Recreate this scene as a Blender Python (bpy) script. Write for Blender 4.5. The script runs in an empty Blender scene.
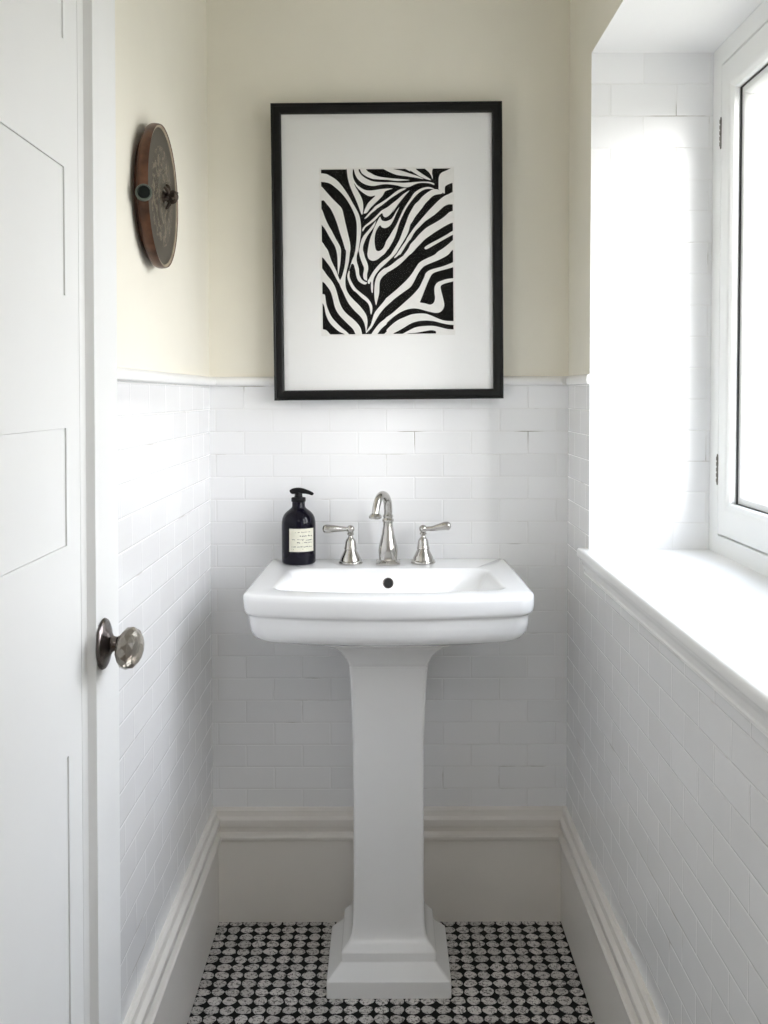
import bpy, bmesh, math, random
from mathutils import Vector, Matrix
from mathutils.geometry import delaunay_2d_cdt
random.seed(7)
S = bpy.context.scene
COL = S.collection
PI = math.pi

# ------------------------------------------------------------------ camera
cd = bpy.data.cameras.new('camera')
cam = bpy.data.objects.new('camera', cd)
COL.objects.link(cam)
cam.location = (0, -2.575, 1.342)
cd.sensor_fit = 'HORIZONTAL'
cd.sensor_width = 36.0
cd.lens = 1030 / 768 * 36
cd.shift_x = -1 / 768
cd.shift_y = -77.43 / 768
cd.clip_start = 0.02
cam.rotation_euler = (Matrix.Rotation(math.radians(90 - 2.2), 3, 'X') @ Matrix.Rotation(math.radians(0.12) * -1, 3, 'Z')).to_euler()
S.camera = cam

# ------------------------------------------------------------------ world, sun, lights, exposure
W = bpy.data.worlds.new('daylight')
S.world = W
W.use_nodes = True
bg = W.node_tree.nodes['Background']
bg.inputs['Strength'].default_value = 9.8
_nt = W.node_tree
_tc = _nt.nodes.new('ShaderNodeTexCoord')
_sp = _nt.nodes.new('ShaderNodeSeparateXYZ')
_cr = _nt.nodes.new('ShaderNodeValToRGB')
_ma = _nt.nodes.new('ShaderNodeMath')
_ma.operation = 'MULTIPLY_ADD'
_ma.inputs[1].default_value = 0.5
_ma.inputs[2].default_value = 0.5
_nt.links.new(_tc.outputs['Generated'], _sp.inputs[0])
_nt.links.new(_sp.outputs['Z'], _ma.inputs[0])
_nt.links.new(_ma.outputs[0], _cr.inputs[0])
_nt.links.new(_cr.outputs[0], bg.inputs['Color'])
_e = _cr.color_ramp.elements      # ground below the horizon, bright haze above it, softer sky higher up
_e[0].position, _e[0].color = 0.0, (0.22, 0.22, 0.20, 1)
_e[1].position, _e[1].color = 1.0, (0.60, 0.72, 0.92, 1)
for _p, _c in ((0.47, (0.34, 0.34, 0.31, 1)), (0.515, (1.07, 1.06, 1.05, 1)), (0.62, (1.12, 1.13, 1.16, 1)), (0.84, (0.97, 1.04, 1.17, 1))):
    _e.new(_p).color = _c


def light(name, kind, loc, direction, energy, color, **kw):
    ld = bpy.data.lights.new(name, kind)
    ld.energy = energy
    ld.color = color
    for k, v in kw.items():
        setattr(ld, k, v)
    o = bpy.data.objects.new(name, ld)
    COL.objects.link(o)
    o.location = loc
    o.rotation_euler = Vector(direction).to_track_quat('-Z', 'Y').to_euler()
    return o


sun = light('sun', 'SUN', (3, -4, 3), (-0.46, 0.88, -0.20), 4.2, (1.0, 0.985, 0.96), angle=math.radians(26))
# sampling portal standing in the window opening (gives no light of its own)
portal = light('window_portal', 'AREA', (0.86, -0.84, 1.55), (-1, 0, 0), 1, (1, 1, 1), shape='RECTANGLE', size=1.2, size_y=1.1)
portal.data.cycles.is_portal = True
# fill light added in the unseen hallway behind the camera
hall = light('hall_fill_light', 'AREA', (0.1, -3.3, 2.36), (0, 0.25, -1), 9, (1.0, 0.97, 0.93), shape='DISK', size=0.7)

S.view_settings.view_transform = 'Standard'
S.view_settings.look = 'None'
S.view_settings.exposure = 0.10
S.view_settings.gamma = 1.0
S.view_settings.use_curve_mapping = False
S.cycles.max_bounces = 14
S.cycles.diffuse_bounces = 8
S.cycles.glossy_bounces = 5
S.cycles.sample_clamp_indirect = 6.0
S.cycles.caustics_reflective = False
S.cycles.caustics_refractive = False


# ------------------------------------------------------------------ materials
def new_mat(name):
    m = bpy.data.materials.new(name)
    m.use_nodes = True
    nt = m.node_tree
    return m, nt, nt.nodes['Principled BSDF']


def mth(nt, op, a, b=None, c=None):
    n = nt.nodes.new('ShaderNodeMath')
    n.operation = op
    for i, v in enumerate((a, b, c)):
        if v is None:
            continue
        if isinstance(v, (int, float)):
            n.inputs[i].default_value = v
        else:
            nt.links.new(v, n.inputs[i])
    return n.outputs[0]


def mixc(nt, fac, a, b):
    n = nt.nodes.new('ShaderNodeMix')
    n.data_type = 'RGBA'
    if isinstance(fac, (int, float)):
        n.inputs[0].default_value = fac
    else:
        nt.links.new(fac, n.inputs[0])
    for i, v in ((6, a), (7, b)):
        if isinstance(v, tuple):
            n.inputs[i].default_value = (*v, 1)
        else:
            nt.links.new(v, n.inputs[i])
    return n.outputs[2]


def noise(nt, scale, detail=2.0, rough=0.5, vec=None):
    n = nt.nodes.new('ShaderNodeTexNoise')
    n.inputs['Scale'].default_value = scale
    n.inputs['Detail'].default_value = detail
    n.inputs['Roughness'].default_value = rough
    if vec is None:
        g = nt.nodes.new('ShaderNodeTexCoord')
        vec = g.outputs['Object']
    nt.links.new(vec, n.inputs['Vector'])
    return n.outputs['Fac']


def ramp(nt, fac, lo, hi):
    n = nt.nodes.new('ShaderNodeMapRange')
    n.inputs[1].default_value = lo
    n.inputs[2].default_value = hi
    nt.links.new(fac, n.inputs[0])
    return n.outputs[0]


def bump(nt, height, strength, dist, bsdf):
    n = nt.nodes.new('ShaderNodeBump')
    n.inputs['Strength'].default_value = strength
    n.inputs['Distance'].default_value = dist
    nt.links.new(height, n.inputs['Height'])
    nt.links.new(n.outputs[0], bsdf.inputs['Normal'])


def simple(name, col, rough=0.5, metal=0.0, var=0.04, vscale=6.0, bscale=0.0, bstr=0.1, coat=0.0, spec=0.5):
    m, nt, b = new_mat(name)
    nz = noise(nt, vscale, 3)
    c = mixc(nt, ramp(nt, nz, 0.3, 0.7), tuple(x * (1 - var) for x in col), tuple(min(1, x * (1 + var)) for x in col))
    nt.links.new(c, b.inputs['Base Color'])
    b.inputs['Roughness'].default_value = rough
    b.inputs['Metallic'].default_value = metal
    b.inputs['Coat Weight'].default_value = coat
    b.inputs['Coat Roughness'].default_value = 0.05
    b.inputs['Specular IOR Level'].default_value = spec
    if bscale:
        bump(nt, noise(nt, bscale, 3), bstr, 0.002, b)
    return m


def tile_mat(name, axis, bw, bh, u0, v0, col=(0.874, 0.877, 0.883), grout=(0.80, 0.80, 0.795)):
    """glazed running-bond tiles; axis = horizontal object axis used"""
    m, nt, b = new_mat(name)
    tc = nt.nodes.new('ShaderNodeTexCoord')
    sp = nt.nodes.new('ShaderNodeSeparateXYZ')
    nt.links.new(tc.outputs['Object'], sp.inputs[0])
    u = mth(nt, 'ADD', sp.outputs[axis], -u0 + 40 * bw)
    v = mth(nt, 'ADD', sp.outputs['Z'], -v0 + 40 * bh)
    cb = nt.nodes.new('ShaderNodeCombineXYZ')
    nt.links.new(u, cb.inputs[0])
    nt.links.new(v, cb.inputs[1])
    br = nt.nodes.new('ShaderNodeTexBrick')
    br.offset = 0.5
    br.inputs['Scale'].default_value = 1.0
    br.inputs['Brick Width'].default_value = bw
    br.inputs['Row Height'].default_value = bh
    br.inputs['Mortar Size'].default_value = 0.0011
    br.inputs['Mortar Smooth'].default_value = 0.35
    br.inputs['Color1'].default_value = (*col, 1)
    br.inputs['Color2'].default_value = (*[c * 0.955 for c in col], 1)
    br.inputs['Mortar'].default_value = (*grout, 1)
    nt.links.new(cb.outputs[0], br.inputs['Vector'])
    # grime collecting in a few joints
    g = ramp(nt, noise(nt, 7.0, 4), 0.60, 0.72)
    gm = mth(nt, 'MULTIPLY', g, br.outputs['Fac'])
    col2 = mixc(nt, gm, br.outputs['Color'], (0.36, 0.33, 0.29))
    nt.links.new(col2, b.inputs['Base Color'])
    b.inputs['Roughness'].default_value = 0.16
    rr = mth(nt, 'MULTIPLY_ADD', br.outputs['Fac'], 0.5, 0.16)
    nt.links.new(rr, b.inputs['Roughness'])
    # pillowed tile edge, uneven glaze, joint groove
    br2 = nt.nodes.new('ShaderNodeTexBrick')
    br2.offset = 0.5
    for k in ('Scale', 'Brick Width', 'Row Height'):
        br2.inputs[k].default_value = br.inputs[k].default_value
    br2.inputs['Mortar Size'].default_value = 0.003
    br2.inputs['Mortar Smooth'].default_value = 1.0
    br2.inputs['Color1'].default_value = (0.35, 0.35, 0.35, 1)
    br2.inputs['Color2'].default_value = (0.65, 0.65, 0.65, 1)
    nt.links.new(cb.outputs[0], br2.inputs['Vector'])
    h = mth(nt, 'MULTIPLY', br2.outputs['Fac'], -1.0)
    h = mth(nt, 'ADD', h, mth(nt, 'MULTIPLY', noise(nt, 9.0, 1), 1.1))
    bump(nt, h, 0.55, 0.0011, b)
    return m


WHITE = (0.82, 0.82, 0.80)
M = {}
M['paint'] = simple('cream_wall_paint', (0.83, 0.80, 0.705), 0.7, var=0.015, bscale=90, bstr=0.08)
M['white_paint'] = simple('white_wall_paint', (0.86, 0.86, 0.86), 0.6, var=0.01, bscale=60, bstr=0.05)
M['wood_white'] = simple('white_gloss_woodwork', (0.80, 0.77, 0.72), 0.35, var=0.02, bscale=25, bstr=0.06)
M['sill_white'] = simple('white_painted_sill', (0.86, 0.86, 0.85), 0.4, var=0.015, bscale=20, bstr=0.06)
M['window_white'] = simple('white_window_paint', (0.84, 0.85, 0.84), 0.35, var=0.01)
M['door_white'] = simple('white_door_paint', (0.78, 0.79, 0.785), 0.5, var=0.01, bscale=40, bstr=0.03)
M['tile_back'] = tile_mat('white_subway_tile_back', 'X', 0.142, 0.0566, -0.2812, 1.3072)
M['tile_side'] = tile_mat('white_subway_tile_side', 'Y', 0.142, 0.0566, -0.02, 1.3072)
M['tile_reveal'] = tile_mat('white_subway_tile_reveal', 'X', 0.146, 0.0696, 0.5, 2.0274)
M['ceramic'] = simple('white_glazed_ceramic', (0.865, 0.87, 0.875), 0.15, var=0.004, coat=0.3)
M['pedestal_glaze'] = simple('satin_white_ceramic', (0.85, 0.85, 0.845), 0.26, var=0.004, coat=0.15)
M['nickel'] = simple('polished_nickel', (0.50, 0.485, 0.46), 0.16, metal=1.0, var=0.03)
M['dark_metal'] = simple('tarnished_dark_metal', (0.17, 0.15, 0.145), 0.2, metal=1.0, var=0.1)
M['hinge'] = simple('aged_hinge_metal', (0.22, 0.21, 0.19), 0.5, metal=0.7, var=0.3, vscale=60)
M['black_frame'] = simple('black_lacquered_wood', (0.006, 0.006, 0.006), 0.4, var=0.1, spec=0.22)
M['mat_board'] = simple('white_mat_board', (0.85, 0.85, 0.84), 0.9, var=0.006)
M['print_paper'] = simple('print_paper', (0.80, 0.79, 0.765), 0.9, var=0.03, vscale=60)
M['ink'] = simple('black_relief_ink', (0.010, 0.0095, 0.009), 0.65, var=0.4, vscale=80, spec=0.05)
M['bottle'] = simple('near_black_amber_plastic', (0.004, 0.0035, 0.009), 0.10, var=0.1, spec=0.22)
M['pump'] = simple('black_pump_plastic', (0.008, 0.008, 0.009), 0.4, var=0.1, spec=0.15)
M['label'] = simple('cream_paper_label', (0.74, 0.72, 0.60), 0.7, var=0.05, vscale=120)
M['label_ink'] = simple('label_ink', (0.05, 0.05, 0.05), 0.7)
M['grey_mark'] = simple('grey_maker_mark', (0.42, 0.42, 0.43), 0.4)
M['hole'] = simple('dark_overflow_hole', (0.01, 0.01, 0.01), 0.6)
M['hall_paint'] = simple('hall_wall_paint', (0.80, 0.79, 0.76), 0.7, var=0.01)
M['hall_floor'] = simple('hall_floorboards', (0.33, 0.26, 0.20), 0.5, var=0.2)
M['drum_rim'] = simple('reddish_brown_rim', (0.10, 0.042, 0.022), 0.35, metal=0.3, var=0.5, vscale=30)
M['pale_ring'] = simple('pale_inlay_ring', (0.36, 0.30, 0.22), 0.5, var=0.15, vscale=40)
M['peg'] = simple('dark_green_peg', (0.004, 0.007, 0.006), 0.5, var=0.2, spec=0.2)
M['peg_ring'] = simple('grey_green_ferrule', (0.10, 0.125, 0.105), 0.45, metal=0.3, var=0.2)
M['twig'] = simple('dark_bronze_key', (0.06, 0.045, 0.035), 0.4, metal=0.6, var=0.4, vscale=80)

# engraved face of the wall disc
m, nt, b = new_mat('engraved_pewter_face')
v = nt.nodes.new('ShaderNodeTexVoronoi')
v.inputs['Scale'].default_value = 70
tc = nt.nodes.new('ShaderNodeTexCoord')
nt.links.new(tc.outputs['Object'], v.inputs['Vector'])
nz = noise(nt, 75, 5, 0.75)
vec = nt.nodes.new('ShaderNodeVectorMath')
vec.operation = 'LENGTH'
nt.links.new(tc.outputs['Object'], vec.inputs[0])
inner = mth(nt, 'LESS_THAN', vec.outputs['Value'], 0.095)
pat = mth(nt, 'MULTIPLY', ramp(nt, nz, 0.50, 0.56), inner)
c = mixc(nt, pat, (0.075, 0.062, 0.045), (0.24, 0.20, 0.145))
nt.links.new(c, b.inputs['Base Color'])
b.inputs['Roughness'].default_value = 0.4
b.inputs['Metallic'].default_value = 0.35
bump(nt, pat, 0.8, 0.0015, b)
M['disc_face'] = m

# crystal knob
m, nt, b = new_mat('smoky_crystal')
b.inputs['Base Color'].default_value = (0.50, 0.46, 0.40, 1)
b.inputs['Transmission Weight'].default_value = 0.8
b.inputs['Roughness'].default_value = 0.05
b.inputs['Metallic'].default_value = 0.3
b.inputs['IOR'].default_value = 1.5
M['crystal'] = m


def glass_mat(name, ior=1.45, tint=(1, 1, 1), rough=0.03):
    m, nt, b = new_mat(name)
    nt.nodes.remove(b)
    out = nt.nodes['Material Output']
    tr = nt.nodes.new('ShaderNodeBsdfTransparent')
    tr.inputs[0].default_value = (*tint, 1)
    gl = nt.nodes.new('ShaderNodeBsdfGlossy')
    gl.inputs['Roughness'].default_value = rough
    fr = nt.nodes.new('ShaderNodeLayerWeight')
    fr.inputs['Blend'].default_value = 0.5
    mx = nt.nodes.new('ShaderNodeMixShader')
    f0 = ((ior - 1) / (ior + 1)) ** 2
    nt.links.new(mth(nt, 'MULTIPLY_ADD', mth(nt, 'POWER', fr.outputs['Facing'], 5.0), 1 - f0, f0), mx.inputs[0])
    nt.links.new(tr.outputs[0], mx.inputs[1])
    nt.links.new(gl.outputs[0], mx.inputs[2])
    nt.links.new(mx.outputs[0], out.inputs[0])
    return m


M['edge_strip'] = simple('dark_edge_strip', (0.06, 0.06, 0.06), 0.6)
M['pane'] = glass_mat('clear_window_glass', 1.3)
M['picture_glass'] = glass_mat('clear_picture_glass', 1.10, rough=0.3)


# floor mosaic: square grid of pale round tiles with black dots between
def floor_mat():
    m, nt, b = new_mat('black_and_white_mosaic_floor')
    tc = nt.nodes.new('ShaderNodeTexCoord')
    sp = nt.nodes.new('ShaderNodeSeparateXYZ')
    nt.links.new(tc.outputs['Object'], sp.inputs[0])
    P = 0.0335
    n1 = noise(nt, 26.0, 1)
    n2 = noise(nt, 31.0, 1)

    def cell(s, o, n):
        a = mth(nt, 'ADD', s, mth(nt, 'MULTIPLY', mth(nt, 'SUBTRACT', n, 0.5), 0.012))
        a = mth(nt, 'DIVIDE', mth(nt, 'ADD', a, o + 100 * P), P)
        fl = mth(nt, 'FLOOR', a)
        fr = mth(nt, 'SUBTRACT', mth(nt, 'FRACT', a), 0.5)
        return fl, mth(nt, 'ABSOLUTE', fr)
    fu, du = cell(sp.outputs['X'], -0.1918 + P / 2, n1)
    fv, dv = cell(sp.outputs['Y'], 0.0204 + P / 2, n2)
    # rounded octagon distance
    e = mth(nt, 'POWER', mth(nt, 'ADD', mth(nt, 'POWER', du, 1.75), mth(nt, 'POWER', dv, 1.75)), 1 / 1.75)
    wob = mth(nt, 'MULTIPLY', mth(nt, 'SUBTRACT', noise(nt, 120, 2), 0.5), 0.15)
    e = mth(nt, 'ADD', e, wob)
    mask = ramp(nt, e, 0.478, 0.445)
    cid = nt.nodes.new('ShaderNodeCombineXYZ')
    nt.links.new(fu, cid.inputs[0])
    nt.links.new(fv, cid.inputs[1])
    wn = nt.nodes.new('ShaderNodeTexWhiteNoise')
    nt.links.new(cid.outputs[0], wn.inputs['Vector'])
    white = mixc(nt, wn.outputs['Value'], (0.52, 0.50, 0.48), (0.70, 0.675, 0.65))
    speck = ramp(nt, noise(nt, 170, 3, 0.8), 0.52, 0.58)
    white = mixc(nt, mth(nt, 'MULTIPLY', speck, 0.9), white, (0.10, 0.095, 0.09))
    c = mixc(nt, mask, (0.004, 0.0035, 0.0035), white)
    nt.links.new(c, b.inputs['Base Color'])
    b.inputs['Roughness'].default_value = 0.45
    b.inputs['Specular IOR Level'].default_value = 0.08
    bump(nt, mask, 0.4, 0.001, b)
    return m


M['floor'] = floor_mat()


# ------------------------------------------------------------------ mesh helpers
def link(name, bm, mats, parent=None, smooth=True, angle=40, kind=None, label=None, origin=None):
    bmesh.ops.remove_doubles(bm, verts=bm.verts, dist=1e-6)
    bmesh.ops.recalc_face_normals(bm, faces=bm.faces)
    if origin is not None:
        bmesh.ops.translate(bm, verts=bm.verts, vec=-Vector(origin))
    me = bpy.data.meshes.new(name)
    bm.to_mesh(me)
    bm.free()
    for mm in (mats if isinstance(mats, (list, tuple)) else [mats]):
        me.materials.append(mm)
    if smooth:
        me.polygons.foreach_set('use_smooth', [True] * len(me.polygons))
        me.set_sharp_from_angle(angle=math.radians(angle))
    o = bpy.data.objects.new(name, me)
    COL.objects.link(o)
    if origin is not None:
        o.location = origin
    if parent is not None:
        o.parent = parent
        o.matrix_parent_inverse = Matrix.Identity(4)
        if origin is None:
            # mesh data are in world space: express in the parent's space
            o.matrix_parent_inverse = Matrix.Translation(-world_loc(parent))
        else:
            o.location = Vector(origin) - world_loc(parent)
    if kind:
        o['kind'] = kind
    if label:
        o['label'] = label
    return o


WL = {}


def world_loc(o):
    if o is None:
        return Vector((0, 0, 0))
    p = world_loc(o.parent)
    return p + o.matrix_parent_inverse.translation + o.location if o.parent else Vector(o.location)


def empty(name, loc, label=None, cat=None, kind=None):
    o = bpy.data.objects.new(name, None)
    o.empty_display_size = 0.05
    COL.objects.link(o)
    o.location = loc
    if label:
        o['label'] = label
    if cat:
        o['category'] = cat
    if kind:
        o['kind'] = kind
    return o


def tag(o, label, cat, kind=None):
    o['label'] = label
    o['category'] = cat
    if kind:
        o['kind'] = kind
    return o


def box(bm, x0, x1, y0, y1, z0, z1, bev=0.0, seg=2, mat=0):
    vs = [bm.verts.new(p) for p in ((x0, y0, z0), (x1, y0, z0), (x1, y1, z0), (x0, y1, z0),
                                    (x0, y0, z1), (x1, y0, z1), (x1, y1, z1), (x0, y1, z1))]
    fs = [bm.faces.new([vs[i] for i in q]) for q in
          ((0, 3, 2, 1), (4, 5, 6, 7), (0, 1, 5, 4), (1, 2, 6, 5), (2, 3, 7, 6), (3, 0, 4, 7))]
    for f_ in fs:
        f_.material_index = mat
    if bev > 0:
        es = list({e for f_ in fs for e in f_.edges})
        r = bmesh.ops.bevel(bm, geom=es, offset=bev, segments=seg, affect='EDGES', profile=0.5)
        for f_ in r['faces']:
            f_.material_index = mat
    return bm


def loft(bm, rings, close=True, cap0=False, cap1=False, mat=0):
    R = [[bm.verts.new(p) for p in r] for r in rings]
    n = len(R[0])
    for a, b_ in zip(R[:-1], R[1:]):
        for i in range(n if close else n - 1):
            j = (i + 1) % n
            f_ = bm.faces.new((a[i], a[j], b_[j], b_[i]))
            f_.material_index = mat
    if cap0:
        bm.faces.new(R[0][::-1]).material_index = mat
    if cap1:
        bm.faces.new(R[-1]).material_index = mat
    return R


def lathe(bm, prof, c, axis=(0, 0, 1), n=40, mat=0):
    """prof = [(radius, height)] about axis through c"""
    q = Vector(axis).to_track_quat('Z', 'Y')
    c = Vector(c)
    rings = []
    for r, h in prof:
        rings.append([c + q @ Vector((max(r, 1e-5) * math.cos(2 * PI * i / n), max(r, 1e-5) * math.sin(2 * PI * i / n), h)) for i in range(n)])
    loft(bm, rings, True, True, True, mat)


def spline(pts, sub=8, closed=False):
    """Catmull-Rom through tuples of any length"""
    n = len(pts)
    out = []
    rng = range(n) if closed else range(n - 1)
    for i in rng:
        if closed:
            p = [pts[(i + k) % n] for k in (-1, 0, 1, 2)]
        else:
            p = [pts[max(0, i - 1)], pts[i], pts[i + 1], pts[min(n - 1, i + 2)]]
        for s in range(sub):
            t = s / sub
            out.append(tuple(0.5 * (2 * b_ + (c_ - a) * t + (2 * a - 5 * b_ + 4 * c_ - d) * t * t + (3 * b_ - a - 3 * c_ + d) * t ** 3)
                             for a, b_, c_, d in zip(*p)))
    if not closed:
        out.append(tuple(pts[-1]))
    return out


def tube(bm, pts, n=20, mat=0):
    """pts = [(x,y,z,r)]"""
    rings = []
    up = None
    for i, p in enumerate(pts):
        a = Vector(pts[max(0, i - 1)][:3])
        b_ = Vector(pts[min(len(pts) - 1, i + 1)][:3])
        t = (b_ - a).normalized()
        if up is None:
            up = Vector((1, 0, 0)) if abs(t.x) < 0.9 else Vector((0, 0, 1))
        u = (up - t * up.dot(t)).normalized()
        up = u
        w = t.cross(u)
        rings.append([Vector(p[:3]) + p[3] * (math.cos(2 * PI * k / n) * u + math.sin(2 * PI * k / n) * w) for k in range(n)])
    loft(bm, rings, True, True, True, mat)


def sweep(bm, prof, p0, p1, inward, miter0=0.0, miter1=0.0):
    """straight moulding: prof = [(t, z)], t measured along 'inward' from the wall line p0-p1;
    miter = how much each end retreats per unit t"""
    p0, p1, inw = Vector(p0), Vector(p1), Vector(inward)
    d = (p1 - p0).normalized()
    a = [p0 + inw * t + d * (t * miter0) + Vector((0, 0, z)) for t, z in prof]
    b_ = [p1 + inw * t - d * (t * miter1) + Vector((0, 0, z)) for t, z in prof]
    loft(bm, [a, b_], True, True, True)


# ------------------------------------------------------------------ room shell
XL, XR = -0.438, 0.458          # side walls
YF = -1.86                       # wall with the doorway
ZC = 2.46
ZF = 0.008                       # top of the mosaic
RAIL = 1.3665                    # underside of the tile rail
OP = dict(y0=-1.42, y1=-0.27, z0=0.955, z1=2.096)   # window opening
XO = 0.80


def wall_faces(bm, polys):
    for pts, mi in polys:
        bm.faces.new([bm.verts.new(p) for p in pts]).material_index = mi


# floor
bm = bmesh.new()
box(bm, XL, XR, YF, 0.0, -0.05, ZF)
link('floor', bm, M['floor'], kind='structure', smooth=False)
bm = bmesh.new()
box(bm, -1.2, 1.2, -4.3, YF, -0.05, 0.0)
link('floor', bm, M['hall_floor'], kind='structure', smooth=False)
bm = bmesh.new()
box(bm, -1.2, XO + 0.1, YF, 0.12, ZC, ZC + 0.05)
link('ceiling', bm, M['white_paint'], kind='structure', smooth=False)
bm = bmesh.new()
box(bm, -1.2, 1.2, -4.3, YF, ZC, ZC + 0.05)
link('ceiling', bm, M['hall_paint'], kind='structure', smooth=False)

# back wall and left wall: tiled below the rail, painted above
bm = bmesh.new()
box(bm, XL - 0.12, XO + 0.02, 0.0, 0.12, 0, RAIL + 0.01, mat=0)
box(bm, XL - 0.12, XO + 0.02, 0.0, 0.12, RAIL + 0.01, ZC, mat=1)
link('wall_back', bm, [M['tile_back'], M['paint']], kind='structure', smooth=False)
bm = bmesh.new()
box(bm, XL - 0.12, XL, YF, 0.0, 0, RAIL + 0.01, mat=0)
box(bm, XL - 0.12, XL, YF, 0.0, RAIL + 0.01, ZC, mat=1)
link('wall_left', bm, [M['tile_side'], M['paint']], kind='structure', smooth=False)

# right wall with the deep window recess
bm = bmesh.new()
y0, y1, z0, z1 = OP['y0'], OP['y1'], OP['z0'], OP['z1']
xs, xo = XR, XO


def rw(ya, yb, za, zb, mi):
    bm.faces.new([bm.verts.new(p) for p in ((xs, ya, za), (xs, yb, za), (xs, yb, zb), (xs, ya, zb))]).material_index = mi


rw(YF, 0, 0, z0, 0)
rw(y1, 0, z0, RAIL + 0.01, 0)
rw(y1, 0, RAIL + 0.01, ZC, 1)
rw(YF, y0, z0, RAIL + 0.01, 0)
rw(YF, y0, RAIL + 0.01, ZC, 1)
rw(y0, y1, z1, ZC, 1)


def qf(pts, mi):
    bm.faces.new([bm.verts.new(p) for p in pts]).material_index = mi


qf([(xs, y1, z0), (xo, y1, z0), (xo, y1, z1), (xs, y1, z1)], 2)      # far reveal
qf([(xs, y0, z0), (xs, y0, z1), (xo, y0, z1), (xo, y0, z0)], 2)      # near reveal
qf([(xs, y0, z1), (xs, y1, z1), (xo, y1, z1), (xo, y0, z1)], 3)      # recess ceiling
qf([(xs, y0, z0), (xo, y0, z0), (xo, y1, z0), (xs, y1, z0)], 3)      # under the sill
# outer skin so that the wall has its thickness
for (ya, yb, za, zb) in ((YF, 0.0, 0, z0), (YF, 0.0, z1, ZC), (y1, 0.0, z0, z1), (YF, y0, z0, z1)):
    qf([(xo, ya, za), (xo, ya, zb), (xo, yb, zb), (xo, yb, za)], 3)
qf([(xs, YF, 0), (xs, YF, ZC), (xo, YF, ZC), (xo, YF, 0)], 3)
bmesh.ops.remove_doubles(bm, verts=bm.verts, dist=1e-5)
me = bpy.data.meshes.new('wall_right')
bm.to_mesh(me)
bm.free()
for k in ('tile_side', 'paint', 'tile_reveal', 'white_paint'):
    me.materials.append(M[k])
o = bpy.data.objects.new('wall_right', me)
COL.objects.link(o)
o['kind'] = 'structure'

# front wall with the doorway, and the hall behind the camera
bm = bmesh.new()
box(bm, -1.2, XL - 0.0, YF - 0.10, YF, 0, ZC)
box(bm, 0.36, 1.2, YF - 0.10, YF, 0, ZC)
box(bm, XL, 0.36, YF - 0.10, YF, 2.06, ZC)
link('wall_front', bm, M['hall_paint'], kind='structure', smooth=False)
bm = bmesh.new()
box(bm, -1.3, -1.2, -4.3, YF, 0, ZC)
link('wall_hall_left', bm, M['hall_paint'], kind='structure', smooth=False)
bm = bmesh.new()
box(bm, 1.2, 1.3, -4.3, YF, 0, ZC)
link('wall_hall_right', bm, M['hall_paint'], kind='structure', smooth=False)
bm = bmesh.new()
box(bm, -1.3, 1.3, -4.4, -4.3, 0, ZC)
link('wall_hall_back', bm, M['hall_paint'], kind='structure', smooth=False)

# baseboards
BB = [(0, 0.0), (0.015, 0.0), (0.015, 0.213), (0.017, 0.2155), (0.0225, 0.2165), (0.0245, 0.220), (0.0245, 0.226),
      (0.0215, 0.230), (0.0150, 0.2325), (0.0100, 0.2345), (0.0098, 0.243), (0.0120, 0.2475), (0.0135, 0.2505), (0.0195, 0.2515), (0.0205, 0.258), (0.0205, 0.268),
      (0.018, 0.272), (0.0125, 0.275), (0.011, 0.281), (0.011, 0.289), (0.006, 0.294), (0, 0.295)]
BB = [(t, z + ZF) if z > 0 else (t, ZF + 0.0003) for t, z in BB]
BB = [(t, z - 0.004) if z > 0.1 else (t, z) for t, z in BB]
bm = bmesh.new()
sweep(bm, BB, (XL, 0, 0), (XR, 0, 0), (0, -1, 0), 1, 1)
link('baseboard_back', bm, M['wood_white'], kind='structure', angle=30)
bm = bmesh.new()
sweep(bm, BB, (XL, YF, 0), (XL, 0, 0), (1, 0, 0), 0, 1)
link('baseboard_left', bm, M['wood_white'], kind='structure', angle=30)
bm = bmesh.new()
sweep(bm, BB, (XR, YF, 0), (XR, 0, 0), (-1, 0, 0), 0, 1)
link('baseboard_right', bm, M['wood_white'], kind='structure', angle=30)

# tile rail (dado rail)
RL = [(0, RAIL), (0.012, RAIL), (0.017, RAIL + 0.002), (0.020, RAIL + 0.008), (0.020, RAIL + 0.014), (0.016, RAIL + 0.019), (0.008, RAIL + 0.021), (0, RAIL + 0.022)]
bm = bmesh.new()
sweep(bm, RL, (XL, YF, 0), (XL, 0, 0), (1, 0, 0), 0, 1)
link('trim_1', bm, M['sill_white'], kind='structure')
bm = bmesh.new()
sweep(bm, RL, (XL, 0, 0), (XR, 0, 0), (0, -1, 0), 1, 1)
link('trim_2', bm, M['sill_white'], kind='structure')
RL2 = [(t * 0.35, z) for t, z in RL]
bm = bmesh.new()
sweep(bm, RL2, (XR, y1, 0), (XR, 0, 0), (-1, 0, 0), 0, 1)
link('trim_3', bm, M['sill_white'], kind='structure')

# ------------------------------------------------------------------ window
win = empty('window_1', (0.76, (y0 + y1) / 2, 0.993), kind='structure')
# sill board with nosing, running over the wall, and the moulding below it
bm = bmesh.new()
ya, yb = y0 - 0.035, y1 + 0.036
SP = [(XO, 0.9725), (XR - 0.018, 0.9725), (XR - 0.0205, 0.9745), (XR - 0.0215, 0.978), (XR - 0.0215, 0.987), (XR - 0.0205, 0.991), (XR - 0.0175, 0.9932), (XR - 0.013, 0.9938), (XO, 0.9938)]
hx = XR + 0.001
Ly, Hy = ya, yb
# main board inside the recess
loft(bm, [[(x, y0 + 0.0005, z) for x, z in SP], [(x, y1 - 0.0005, z) for x, z in SP]], True, True, True)
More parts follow.
